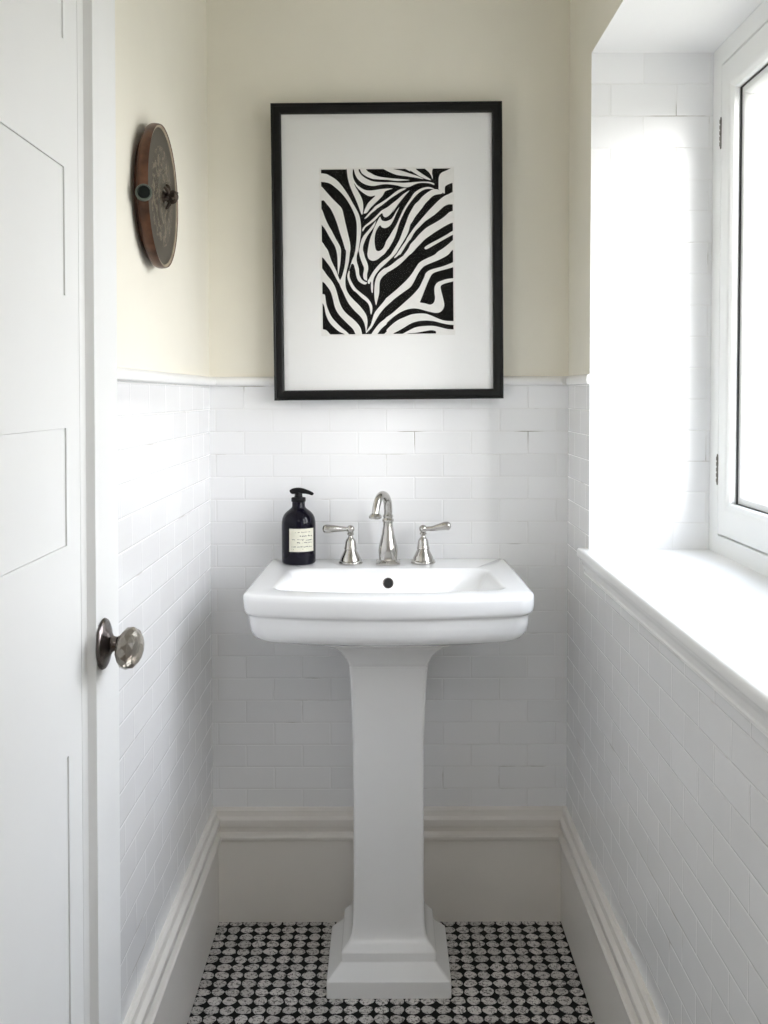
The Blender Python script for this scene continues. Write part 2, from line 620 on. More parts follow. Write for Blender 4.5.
# horns of the nosing past the reveal
SP2 = [(hx, 0.9725)] + SP[1:-1] + [(hx, 0.9938)]
for a, c in ((y1 - 0.0005, yb - 0.006), (ya + 0.006, y0 + 0.0005)):
    loft(bm, [[(x, a, z) for x, z in SP2], [(x, c, z) for x, z in SP2]], True, True, True)
link('window_sill', bm, M['sill_white'], parent=win)
AP = [(0, 0.934), (0.004, 0.934), (0.006, 0.936), (0.0065, 0.940), (0.0045, 0.9425), (0.0045, 0.946), (0.0075, 0.948), (0.0085, 0.9515), (0.0085, 0.956), (0.0105, 0.9605), (0.0135, 0.965), (0.0145, 0.969), (0.0145, 0.9725), (0, 0.9725)]
bm = bmesh.new()
sweep(bm, AP, (XR, ya + 0.01, 0), (XR, yb - 0.012, 0), (-1, 0, 0), 0, 0.6)
link('trim_4', bm, M['sill_white'], kind='structure', angle=30)


def rect_frame(bm, prof, ya, yb, za, zb, k=(1, 1, 1)):
    """mitred rectangular frame in a YZ plane; prof = [(inset from the outer edge, x)];
    k = width factors of the sides, the bottom and the top member"""
    rings = []
    for (sy, sz) in ((0, 0), (1, 0), (1, 1), (0, 1)):
        rings.append([(x, (yb - d * k[0]) if sy else (ya + d * k[0]), (zb - d * k[2]) if sz else (za + d * k[1])) for d, x in prof])
    R = [[bm.verts.new(p) for p in r] for r in rings]
    n = len(prof)
    for q in range(4):
        a, b_ = R[q], R[(q + 1) % 4]
        for i in range(n):
            j = (i + 1) % n
            bm.faces.new((a[i], a[j], b_[j], b_[i]))


SASH = []
gy0, gy1, gz0, gz1 = y0 + 0.0, y1 - 0.0005, 0.9935, z1 - 0.0005
bm = bmesh.new()
XW = 0.7275
KF = (1.42, 1.0, 1.1)
rect_frame(bm, [(0, XW), (0.0385, XW), (0.040, XW + 0.0015), (0.040, 0.7990), (0, 0.7990)], gy0 + 0.0005, gy1, gz0, gz1, KF)
# mullion between the two casements
mid = (gy0 + gy1) / 2
box(bm, XW, 0.799, mid - 0.025, mid + 0.025, gz0 + 0.0402, gz1 - 0.0442, 0.002)
link('window_frame', bm, M['window_white'], parent=win, angle=30)
for (a, c, far) in ((mid + 0.0275, gy1 - 0.0612, True), (gy0 + 0.0612, mid - 0.0275, False)):
    za, zb = gz0 + 0.0440, gz1 - 0.0475
    se = bmesh.new()
    rect_frame(se, [(0, XW + 0.002), (0.0015, XW - 0.001), (0.043, XW - 0.001), (0.046, XW), (0.050, XW + 0.004), (0.053, XW + 0.006), (0.055, XW + 0.008), (0.056, XW + 0.012), (0.056, XW + 0.0185), (0.0535, XW + 0.020), (0.0535, 0.790), (0, 0.790)], a, c, za, zb, (1, 1.25, 1.1))
    sash = link('sash', se, M['window_white'], parent=win, angle=30)
    # inner glazing bead
    ge = bmesh.new()
    ia, ic, iza, izb = a + 0.054, c - 0.054, za + 0.0675, zb - 0.0595
    rect_frame(ge, [(0, 0.7515), (0.016, 0.7515), (0.0175, 0.753), (0.022, 0.761), (0.022, 0.789), (0, 0.789)], ia, ic, iza, izb)
    link('glazing_bead', ge, M['window_white'], parent=sash, angle=30)
    gk = bmesh.new()  # thin dark strip drawn along the joint of sash and bead
    rect_frame(gk, [(0, 0.7475), (0.0012, 0.7475), (0.0012, 0.7512), (0, 0.7512)], a + 0.0565, c - 0.0565, za + 0.0705, zb - 0.0620)
    link('edge_strip', gk, M['edge_strip'], parent=sash, smooth=False, label='thin dark strip between sash and bead')
    pb = bmesh.new()
    box(pb, 0.765, 0.769, ia + 0.0225, ic - 0.0225, iza + 0.0225, izb - 0.0225)
    link('pane', pb, M['pane'], parent=sash, smooth=False)
    hy = (c + 0.0012) if far else (a - 0.0012)
    for hz in (1.905, 1.178):
        hb = bmesh.new()
        for k in range(5):
            lathe(hb, [(0.0020, -0.0045), (0.0030, -0.0038), (0.0030, 0.0038), (0.0020, 0.0045)], (XW - 0.002, hy, hz - 0.024 + k * 0.012), n=14)
        lathe(hb, [(0.0012, -0.034), (0.0018, -0.031), (0.0018, 0.031), (0.0012, 0.034)], (XW - 0.002, hy, hz), n=12)
        link('hinge', hb, M['hinge'], parent=win, label='dark metal hinge barrel')
# casement stay handle on the meeting stile, out at the near side
hb = bmesh.new()
box(hb, 0.716, 0.7268, mid + 0.038, mid + 0.058, 1.50, 1.56, 0.003)
tube(hb, spline([(0.718, mid + 0.048, 1.53, 0.005), (0.706, mid + 0.048, 1.53, 0.006), (0.700, mid + 0.048, 1.50, 0.006), (0.700, mid + 0.048, 1.44, 0.005)], 6), 12)
link('window_latch', hb, M['nickel'], parent=win, label='metal casement latch')

# ------------------------------------------------------------------ open door at the left
DX, DT = -0.380, 0.030
DY0, DY1 = -1.845, -1.1215
DZ0, DZ1 = 0.012, 2.03
door = empty('door_1', (DX - DT / 2, DY0, DZ0), kind='structure')
bm = bmesh.new()
fx = DX
st = 0.110         # stile
rc = 0.016         # recess of the field
prof = [(0, DX - DT), (0, DX - 0.0015), (0.0015, DX), (st, DX), (st + 0.002, DX - 0.001), (st + 0.0035, DX - 0.006), (st + 0.006, DX - 0.0115), (st + 0.010, DX - 0.0135), (st + 0.0125, DX - 0.0145), (st + 0.016, DX - rc), (st + 0.016, DX - DT)]
rect_frame(bm, prof, DY0, DY1, DZ0, DZ1)
link('door_frame', bm, M['door_white'], parent=door, angle=28)
# field with sunk panels: a backing and, proud of it, the flat parts between the panels
pd = 0.0020
bm = bmesh.new()
fy0, fy1, fz0, fz1 = DY0 + st + 0.0163, DY1 - st - 0.0163, DZ0 + st + 0.0163, DZ1 - st - 0.0163
py0, py1 = fy0 + 0.04, -1.303
PAN = [(0.185, 0.892), (1.156, 1.302), (1.465, 1.622), (1.776, 1.870)]
xb, xf = DX - rc - pd - 0.003, DX - rc - 0.0004
box(bm, xb, xf, fy0, py0, fz0, fz1)
box(bm, xb, xf, py1, fy1, fz0, fz1)
zs = [fz0] + [z for p in PAN for z in p] + [fz1]
for k in range(0, len(zs), 2):
    box(bm, xb, xf, py0, py1, zs[k], zs[k + 1])
box(bm, DX - DT + 0.001, xb, fy0, fy1, fz0, fz1)
link('door_field', bm, M['door_white'], parent=door, smooth=False)
for (pa, pb_) in PAN:
    pbm = bmesh.new()
    rings = []
    for d, x in ((0, xb + 0.0002), (0.0005, xf - pd), (0.02, xf - pd), (0.045, xf - pd + 0.0012)):
        dz = min(d, (pb_ - pa) * 0.4)
        rings.append([(x, py0 + d, pa + dz), (x, py1 - d, pa + dz), (x, py1 - d, pb_ - dz), (x, py0 + d, pb_ - dz)])
    loft(pbm, rings, True, False, True)
    link('door_panel', pbm, M['door_white'], parent=door, angle=25)
# knob: oval rosette, stem and faceted crystal ball
KY, KZ = -1.207, 1.0100
kn = bmesh.new()
lathe(kn, [(0.0335, 0.0002), (0.0345, 0.002), (0.033, 0.0045), (0.029, 0.0065), (0.022, 0.008), (0.016, 0.011), (0.0125, 0.013)], (DX, KY, KZ), (1, 0, 0), 40)
lathe(kn, [(0.0125, 0.012), (0.010, 0.016), (0.0095, 0.020), (0.013, 0.025), (0.015, 0.027), (0.0135, 0.030)], (DX, KY, KZ), (1, 0, 0), 28)
knob = link('door_handle', kn, M['dark_metal'], parent=door, label='tarnished metal rosette and stem')
kn = bmesh.new()
q = Vector((1, -0.22, -0.10)).to_track_quat('Z', 'Y')
rings = []
nn = 12
for k, (r, h) in enumerate([(0.012, 0.0265), (0.021, 0.0285), (0.0275, 0.034), (0.0285, 0.0395), (0.026, 0.0465), (0.019, 0.052), (0.009, 0.0545)]):
    rings.append([Vector((DX, KY, KZ)) + q @ Vector((r * math.cos(2 * PI * (i + 0.5 * (k % 2)) / nn), r * math.sin(2 * PI * (i + 0.5 * (k % 2)) / nn), h)) for i in range(nn)])
loft(kn, rings, True, True, True)
bmesh.ops.triangulate(kn, faces=kn.faces)
link('crystal_knob', kn, M['crystal'], parent=knob, smooth=False, label='faceted crystal knob in a smoky tone')
for hz in (0.25, 1.80):
    hb = bmesh.new()
    lathe(hb, [(0.005, -0.045), (0.006, -0.042), (0.006, 0.042), (0.005, 0.045)], (DX + 0.004, DY0 - 0.004, hz), n=14)
    link('hinge', hb, M['nickel'], parent=door)


tilt = math.radians(0.35)          # the leaf hangs a touch out of plumb
door.rotation_euler = (0, tilt, 0)
door.location.x -= 0.85 * math.sin(tilt)

# ------------------------------------------------------------------ pedestal sink
CX = 0.0068


def outline(cx, hw, yb, yf, bow, rf, rb, hwb=None, nside=10, narc=9, nf=30):
    """closed loop: rounded rectangle with a bowed front edge; constant point count"""
    hwb = hw if hwb is None else hwb
    pts = []

    def arc(c, r, a0, a1):
        return [(c[0] + r * math.cos(a0 + (a1 - a0) * i / narc), c[1] + r * math.sin(a0 + (a1 - a0) * i / narc)) for i in range(narc + 1)]

    def seg(a, b_, n):
        return [(a[0] + (b_[0] - a[0]) * i / n, a[1] + (b_[1] - a[1]) * i / n) for i in range(1, n)]
    A = arc((hwb - rb, yb - rb), rb, PI / 2, 0)                   # back right corner
    B = arc((hw - rf, yf + rf), rf, 0, -PI / 2)                   # front right
    xe = hw - rf
    Cc = arc((-hw + rf, yf + rf), rf, -PI / 2, -PI)               # front left
    Dd = arc((-hwb + rb, yb - rb), rb, PI, PI / 2)                # back left
    pts += A + seg(A[-1], B[0], nside) + B + seg(B[-1], Cc[0], nf) + Cc + seg(Cc[-1], Dd[0], nside) + Dd + seg(Dd[-1], A[0], nf)
    res = []
    ym = (yb + yf) / 2
    for x, y in pts:
        if y < ym:
            w = (ym - y) / (ym - yf)
            y = y - bow * max(0.0, 1 - (x / hw) ** 2) * min(1, w) ** 3
        res.append((cx + x, y))
    return res


def ring(z, *a, **k):
    return [(x, y, z) for x, y in outline(*a, **k)]


sink = empty('pedestal_sink', (CX, -0.18, 0.0), 'white ceramic pedestal sink standing on the mosaic floor against the tiled back wall', 'sink')
YB = -0.003
bm = bmesh.new()
BW = 0.042
outer = [
    (0.789, 0.100, -0.285, 0.000, 0.03), (0.791, 0.150, -0.33, 0.005, 0.04), (0.808, 0.220, -0.385, 0.02, 0.05),
    (0.8235, 0.262, -0.428, 0.03, 0.042), (0.8265, 0.2725, -0.439, 0.035, 0.040), (0.8310, 0.2800, -0.4455, 0.038, 0.038),
    (0.8385, 0.2860, -0.450, 0.040, 0.036), (0.850, 0.2905, -0.4535, BW, 0.034), (0.864, 0.2930, -0.4555, BW, 0.034),
    (0.8790, 0.2940, -0.4565, BW, 0.034), (0.8825, 0.2945, -0.4570, BW, 0.034), (0.8845, 0.2955, -0.459, BW, 0.034), (0.8862, 0.2985, -0.4630, BW, 0.037), (0.8895, 0.3015, -0.4660, BW, 0.037),
    (0.894, 0.3028, -0.4675, BW, 0.037), (0.905, 0.3040, -0.4690, BW, 0.037), (0.9180, 0.3045, -0.4695, BW, 0.037),
    (0.9245, 0.3037, -0.4687, BW, 0.036), (0.9280, 0.3018, -0.4668, BW, 0.035), (0.9302, 0.2985, -0.4637, BW, 0.034),
    (0.9312, 0.2935, -0.459, BW, 0.033)]
rings = [ring(z, CX, hw, YB, yf, bw, rf, 0.006, hwb=hw - 0.008) for z, hw, yf, bw, rf in outer]
ICX = 0.0085
inner = [
    (0.9306, 0.252, -0.139, -0.413, 0.038, 0.026, 0.045, 0.242), (0.9300, 0.247, -0.144, -0.408, 0.038, 0.026, 0.045, 0.235),
    (0.9270, 0.2435, -0.1480, -0.404, 0.038, 0.027, 0.046, 0.230), (0.920, 0.2405, -0.1510, -0.400, 0.038, 0.03, 0.047, 0.2255),
    (0.900, 0.233, -0.1575, -0.393, 0.036, 0.035, 0.05, 0.212), (0.870, 0.219, -0.1665, -0.383, 0.032, 0.04, 0.055, 0.192),
    (0.845, 0.198, -0.178, -0.370, 0.028, 0.05, 0.06, 0.172), (0.829, 0.165, -0.195, -0.352, 0.02, 0.05, 0.06, 0.148),
    (0.820, 0.12, -0.215, -0.332, 0.01, 0.045, 0.05, 0.11), (0.8155, 0.07, -0.24, -0.31, 0.003, 0.03, 0.03, 0.065), (0.814, 0.024, -0.255, -0.295, 0.0, 0.018, 0.018, 0.024)]
rings += [ring(z, ICX, hw, yb, yf, bw, rf, rb, hwb=hb_) for z, hw, yb, yf, bw, rf, rb, hb_ in inner]
loft(bm, rings, True, True, True)
link('basin', bm, M['ceramic'], parent=sink, angle=50)

# overflow hole ring on the basin's back wall, drain in its floor
bm = bmesh.new()
nrm = Vector((0, -1, 0.30)).normalized()
oc = Vector((0.0066, -0.1575, 0.8980))
lathe(bm, [(0.0128, -0.004), (0.0128, 0.0022), (0.0118, 0.0032), (0.0100, 0.0026)], oc, nrm, 28)
link('overflow_ring', bm, M['dark_metal'], parent=sink, label='round dark metal overflow ring')
bm = bmesh.new()
lathe(bm, [(0.0100, -0.003), (0.0100, 0.0034), (0.0005, 0.0030)], oc, nrm, 24)
link('overflow_hole', bm, M['hole'], parent=sink, label='round black overflow hole')
bm = bmesh.new()
lathe(bm, [(0.024, -0.004), (0.026, 0.0), (0.022, 0.0015), (0.015, 0.0002), (0.013, 0.003), (0.004, 0.0045)], (ICX, -0.275, 0.8148), (0, 0, 1), 30)
link('drain', bm, M['nickel'], parent=sink, label='metal drain')

# faint maker's mark at the left front of the rim
bm = bmesh.new()
x = -0.2245
for k in range(7):
    w = random.choice((0.0022, 0.0028, 0.0034))
    box(bm, x, x + 0.0009, -0.4245, -0.4195, 0.9309, 0.93125)
    box(bm, x, x + w, -0.4245, -0.4237, 0.9309, 0.93125) if k % 2 else box(bm, x, x + w, -0.4203, -0.4195, 0.9309, 0.93125)
    x += w + 0.0018
link('maker_mark', bm, M['grey_mark'], parent=sink, smooth=False, label='tiny faint grey lettering')

# pedestal column: flared capital, slim waist, stepped square base
PCY = -0.168


def rrect(z, hw, hy, r, cx=0.0062, cy=PCY, n=6):
    pts = []
    for (sx, sy, a0) in ((1, 1, 0), (-1, 1, PI / 2), (-1, -1, PI), (1, -1, 1.5 * PI)):
        for i in range(n + 1):
            a = a0 + PI / 2 * i / n
            pts.append((cx + sx * (hw - r) + r * math.cos(a), cy + sy * (hy - r) + r * math.sin(a), z))
    return pts


# yf = front face position; the back stays near the wall
def prect(z, hw, yf, r):
    z = max(z, ZF + 0.0004) if z < 0.01 else z + 0.008 * (1 - z / 0.8)
    yf -= 0.010
    yb = -0.100 - max(0.0, 0.1385 - hw) * 0.55 if z < 0.75 else -0.10
    return rrect(z, hw, (yb - yf) / 2, r, cy=(yb + yf) / 2)


col = [
    (0.0008, 0.1375, -0.3370, 0.006), (0.002, 0.1385, -0.3380, 0.006), (0.034, 0.1385, -0.3380, 0.006), (0.0375, 0.1375, -0.3370, 0.006), (0.040, 0.1345, -0.3345, 0.006),
    (0.052, 0.1215, -0.3225, 0.006), (0.0655, 0.1085, -0.3105, 0.006), (0.0675, 0.1070, -0.3090, 0.006), (0.0690, 0.1068, -0.3085, 0.006),
    (0.0860, 0.1068, -0.3085, 0.006), (0.0885, 0.1060, -0.3075, 0.006), (0.0910, 0.1040, -0.3055, 0.006), (0.0990, 0.0965, -0.2985, 0.006), (0.1075, 0.0895, -0.2920, 0.006),
    (0.1190, 0.0845, -0.2870, 0.006), (0.1380, 0.0815, -0.2840, 0.006), (0.175, 0.0800, -0.2825, 0.007), (0.30, 0.0790, -0.2815, 0.007),
    (0.45, 0.0790, -0.2810, 0.007), (0.56, 0.0800, -0.2815, 0.007), (0.64, 0.0825, -0.2835, 0.007), (0.70, 0.0855, -0.2855, 0.007), (0.7335, 0.0880, -0.2875, 0.007),
    (0.7352, 0.0870, -0.2865, 0.007), (0.7365, 0.0880, -0.2875, 0.007), (0.7440, 0.0900, -0.2895, 0.007), (0.7540, 0.0945, -0.2935, 0.008), (0.7640, 0.1010, -0.2990, 0.009), (0.7730, 0.1085, -0.3060, 0.010), (0.7800, 0.1165, -0.3130, 0.010),
    (0.7850, 0.1255, -0.3200, 0.012), (0.7900, 0.1360, -0.3280, 0.012), (0.7990, 0.1400, -0.3300, 0.012)]
bm = bmesh.new()
loft(bm, [prect(*c_) for c_ in col], True, True, True)
link('pedestal', bm, M['pedestal_glaze'], parent=sink, angle=28)

# ------------------------------------------------------------------ widespread faucet
FX, FY, FZ = 0.0068, -0.078, 0.9313
fau = empty('faucet', (FX, FY, FZ), 'polished nickel widespread faucet with arched spout on the sink deck', 'faucet')
bm = bmesh.new()
# rounded square foot, bell shaped body, collars
rings = []
for z, h, r in [(0.0002, 0.0255, 0.006), (0.004, 0.0262, 0.006), (0.0065, 0.0245, 0.007), (0.009, 0.021, 0.009), (0.012, 0.0195, 0.012), (0.02, 0.0200, 0.016), (0.032, 0.0208, 0.019),
                (0.042, 0.0200, 0.0196), (0.058, 0.0165, 0.0164), (0.075, 0.0128, 0.0127), (0.092, 0.0108, 0.0107), (0.101, 0.0103, 0.0102), (0.104, 0.0125, 0.0124), (0.1075, 0.0130, 0.0129), (0.110, 0.0112, 0.0111), (0.112, 0.0100, 0.0099), (0.115, 0.0112, 0.0111), (0.118, 0.0112, 0.0111), (0.1205, 0.0095, 0.0094)]:
    rings.append(rrect(FZ + z, h * 1.13, h * 1.13, r * 1.13, FX, FY, 7))
loft(bm, rings, True, True, True)
sp = [(0, 0, 0.118, 0.0100), (0.0005, -0.001, 0.132, 0.0102), (-0.001, -0.006, 0.150, 0.0102), (-0.006, -0.020, 0.1655, 0.0101), (-0.014, -0.040, 0.1715, 0.0098),
      (-0.022, -0.060, 0.1645, 0.0094), (-0.0275, -0.073, 0.147, 0.0090), (-0.0300, -0.079, 0.130, 0.0088), (-0.0302, -0.0795, 0.124, 0.0090)]
tube(bm, spline([(FX + a, FY + b_, FZ + c_, r) for a, b_, c_, r in sp], 8), 24)
lathe(bm, [(0.0090, 0.008), (0.0135, 0.004), (0.0155, 0.001), (0.0150, -0.003), (0.0110, -0.005), (0.0085, -0.0045)], (FX - 0.0302, FY - 0.0795, FZ + 0.124), (0, 0, 1), 24)
link('spout', bm, M['nickel'], parent=fau, angle=35)
for (hx_, hy_, sd, tz) in ((-0.0845, -0.076, -1, 0.0), (0.0925, -0.073, 1, 0.006)):
    bm = bmesh.new()
    lathe(bm, [(0.0290, 0.0002), (0.0300, 0.003), (0.0290, 0.006), (0.0265, 0.0075), (0.0255, 0.010), (0.0235, 0.016), (0.0195, 0.024), (0.0160, 0.031), (0.0145, 0.0345), (0.0158, 0.036), (0.0158, 0.038), (0.0146, 0.0395),
               (0.0138, 0.046), (0.0126, 0.054), (0.0105, 0.0595), (0.0075, 0.063), (0.0056, 0.066), (0.0056, 0.069), (0.0085, 0.0715), (0.0085, 0.0735), (0.0062, 0.076), (0.0088, 0.080), (0.0100, 0.0845), (0.0090, 0.089), (0.0055, 0.0930), (0.001, 0.0940)],
          (hx_, hy_, FZ), (0, 0, 1), 32)
    hd = link('handle_base', bm, M['nickel'], parent=fau)
    bm = bmesh.new()
    lv = [(0.004, 0, 0.084, 0.0040), (0.012, -0.002, 0.0850, 0.0044), (0.024, -0.004, 0.0855, 0.0054), (0.040, -0.007, 0.0865 + tz * 0.5, 0.0070), (0.053, -0.009, 0.0865 + tz, 0.0084), (0.0605, -0.010, 0.0865 + tz, 0.0084), (0.0655, -0.0105, 0.0865 + tz, 0.0060), (0.0675, -0.0107, 0.0865 + tz, 0.001)]
    tube(bm, spline([(hx_ + sd * a, hy_ + b_, FZ + c_, r * 1.22) for a, b_, c_, r in lv], 6), 20)
    link('lever', bm, M['nickel'], parent=hd)

# ------------------------------------------------------------------ soap bottle
BX, BY, BZ = -0.2115, -0.068, 0.9314
sb = empty('soap_bottle', (BX, BY, BZ), 'black pump soap bottle with cream paper label standing on the left of the sink deck', 'bottle')
bm = bmesh.new()
BR_ = 0.0415
lathe(bm, [(0.030, 0.001), (0.037, 0.0002), (0.0400, 0.002), (0.0415, 0.006), (0.0415, 0.098), (0.0412, 0.106), (0.0395, 0.116), (0.0355, 0.125), (0.0295, 0.132), (0.0225, 0.1375), (0.0175, 0.142), (0.0158, 0.146), (0.0156, 0.160)], (BX, BY, BZ), n=56)
link('bottle_body', bm, M['bottle'], parent=sb)
bm = bmesh.new()
lathe(bm, [(0.0150, 0.157), (0.0172, 0.1575), (0.0176, 0.160), (0.0176, 0.1665), (0.0168, 0.168), (0.0105, 0.169), (0.0098, 0.171), (0.0092, 0.1790), (0.0085, 0.181)], (BX, BY, BZ), n=36)
# head with nozzle
hd = [(-0.0200, 0.1815, 0.0042), (-0.0175, 0.1825, 0.0062), (-0.010, 0.1840, 0.0078), (0.000, 0.1850, 0.0080), (0.010, 0.1845, 0.0070), (0.020, 0.1825, 0.0056), (0.030, 0.1790, 0.0046), (0.0345, 0.1765, 0.0040), (0.0360, 0.1752, 0.0028)]
tube(bm, spline([(BX + a, BY - 0.10 * a, BZ + z, r) for a, z, r in hd], 5), 18)
link('pump', bm, M['pump'], parent=sb)
sb.scale = (1, 1, 0.96)
# label wrapped round the front
la0, la1 = math.radians(-90 - 28), math.radians(-90 + 62)
bm = bmesh.new()
LZ0, LZ1 = 0.0350, 0.0930
n = 28
ri = [[(BX + r * math.cos(la0 + (la1 - la0) * i / n), BY + r * math.sin(la0 + (la1 - la0) * i / n), BZ + z) for i in range(n + 1)] for r, z in
      ((BR_ + 0.00015, LZ0), (BR_ + 0.0005, LZ0), (BR_ + 0.0005, LZ1), (BR_ + 0.00015, LZ1))]
loft(bm, ri, False)
lab = link('label', bm, M['label'], parent=sb, angle=30, label='cream paper label with rows of tiny writing')
# rows of tiny illegible handwriting and the lettering above the label
bm = bmesh.new()


def mark(ang, z, wa, h):
    r0, r1 = BR_ + 0.00045, BR_ + 0.0008
    a, c = ang, ang + wa
    p = [(BX + r1 * math.cos(t), BY + r1 * math.sin(t), BZ + zz) for t, zz in ((a, z), (c, z), (c, z + h), (a, z + h))]
    bm.faces.new([bm.verts.new(v_) for v_ in p])


span = la1 - la0
for (row, s0, s1, h, dens) in ((0.076, 0.20, 0.80, 0.0022, 0.55), (0.066, 0.36, 0.92, 0.0034, 0.7), (0.0575, 0.12, 0.55, 0.0018, 0.6), (0.0555, 0.5, 0.93, 0.0026, 0.6),
                               (0.0495, 0.22, 0.90, 0.0028, 0.65), (0.0390, 0.10, 0.92, 0.0024, 0.9), (0.0335, 0.10, 0.60, 0.0012, 0.5)):
    t = s0
    while t < s1:
        w = random.uniform(0.012, 0.04)
        if random.random() < dens:
            mark(la0 + span * t, row + 0.0075 + random.uniform(-0.0005, 0.0005), span * w, h * random.uniform(0.5, 1.0))
        t += w + random.uniform(0.006, 0.02)
link('writing', bm, M['label_ink'], parent=lab, smooth=False, label='rows of tiny dark handwriting')

# ------------------------------------------------------------------ framed print
PCX, PCZ = 0.00645, 1.6917
FW, FH = 0.5625, 0.7215
fr = empty('framed_print', (PCX, -0.047, PCZ - FH / 2), 'black framed zebra stripe print with wide white mat on the back wall', 'picture')


def frame_ring(bm, prof, cx, cz, w, h):
    """prof = [(inset, y)] in an XZ plane"""
    rings = []
    for sx, sz in ((-1, -1), (1, -1), (1, 1), (-1, 1)):
        rings.append([(cx + sx * (w / 2 - d), y, cz + sz * (h / 2 - d)) for d, y in prof])
    R = [[bm.verts.new(p) for p in r] for r in rings]
    n = len(prof)
    for k in range(4):
        a, b_ = R[k], R[(k + 1) % 4]
        for i in range(n):
            j = (i + 1) % n
            bm.faces.new((a[i], a[j], b_[j], b_[i]))


bm = bmesh.new()
frame_ring(bm, [(0, -0.0215), (0, -0.046), (0.0012, -0.0485), (0.0035, -0.0492), (0.0055, -0.0478), (0.0068, -0.0478), (0.009, -0.0495), (0.014, -0.0500), (0.019, -0.0490), (0.0225, -0.0465), (0.0242, -0.0425), (0.0245, -0.036), (0.0245, -0.0215)], PCX, PCZ, FW, FH)
pf = link('picture_frame', bm, M['black_frame'], parent=fr, angle=25)
bm = bmesh.new()
box(bm, PCX - FW / 2 + 0.006, PCX + FW / 2 - 0.006, -0.034, -0.024, PCZ - FH / 2 + 0.006, PCZ + FH / 2 - 0.006)
link('mat_board', bm, M['mat_board'], parent=fr, smooth=False, label='wide white mat')
bm = bmesh.new()
box(bm, PCX - FW / 2 + 0.0235, PCX + FW / 2 - 0.0235, -0.0405, -0.0390, PCZ - FH / 2 + 0.0235, PCZ + FH / 2 - 0.0235)
link('glass', bm, M['picture_glass'], parent=fr, smooth=False)

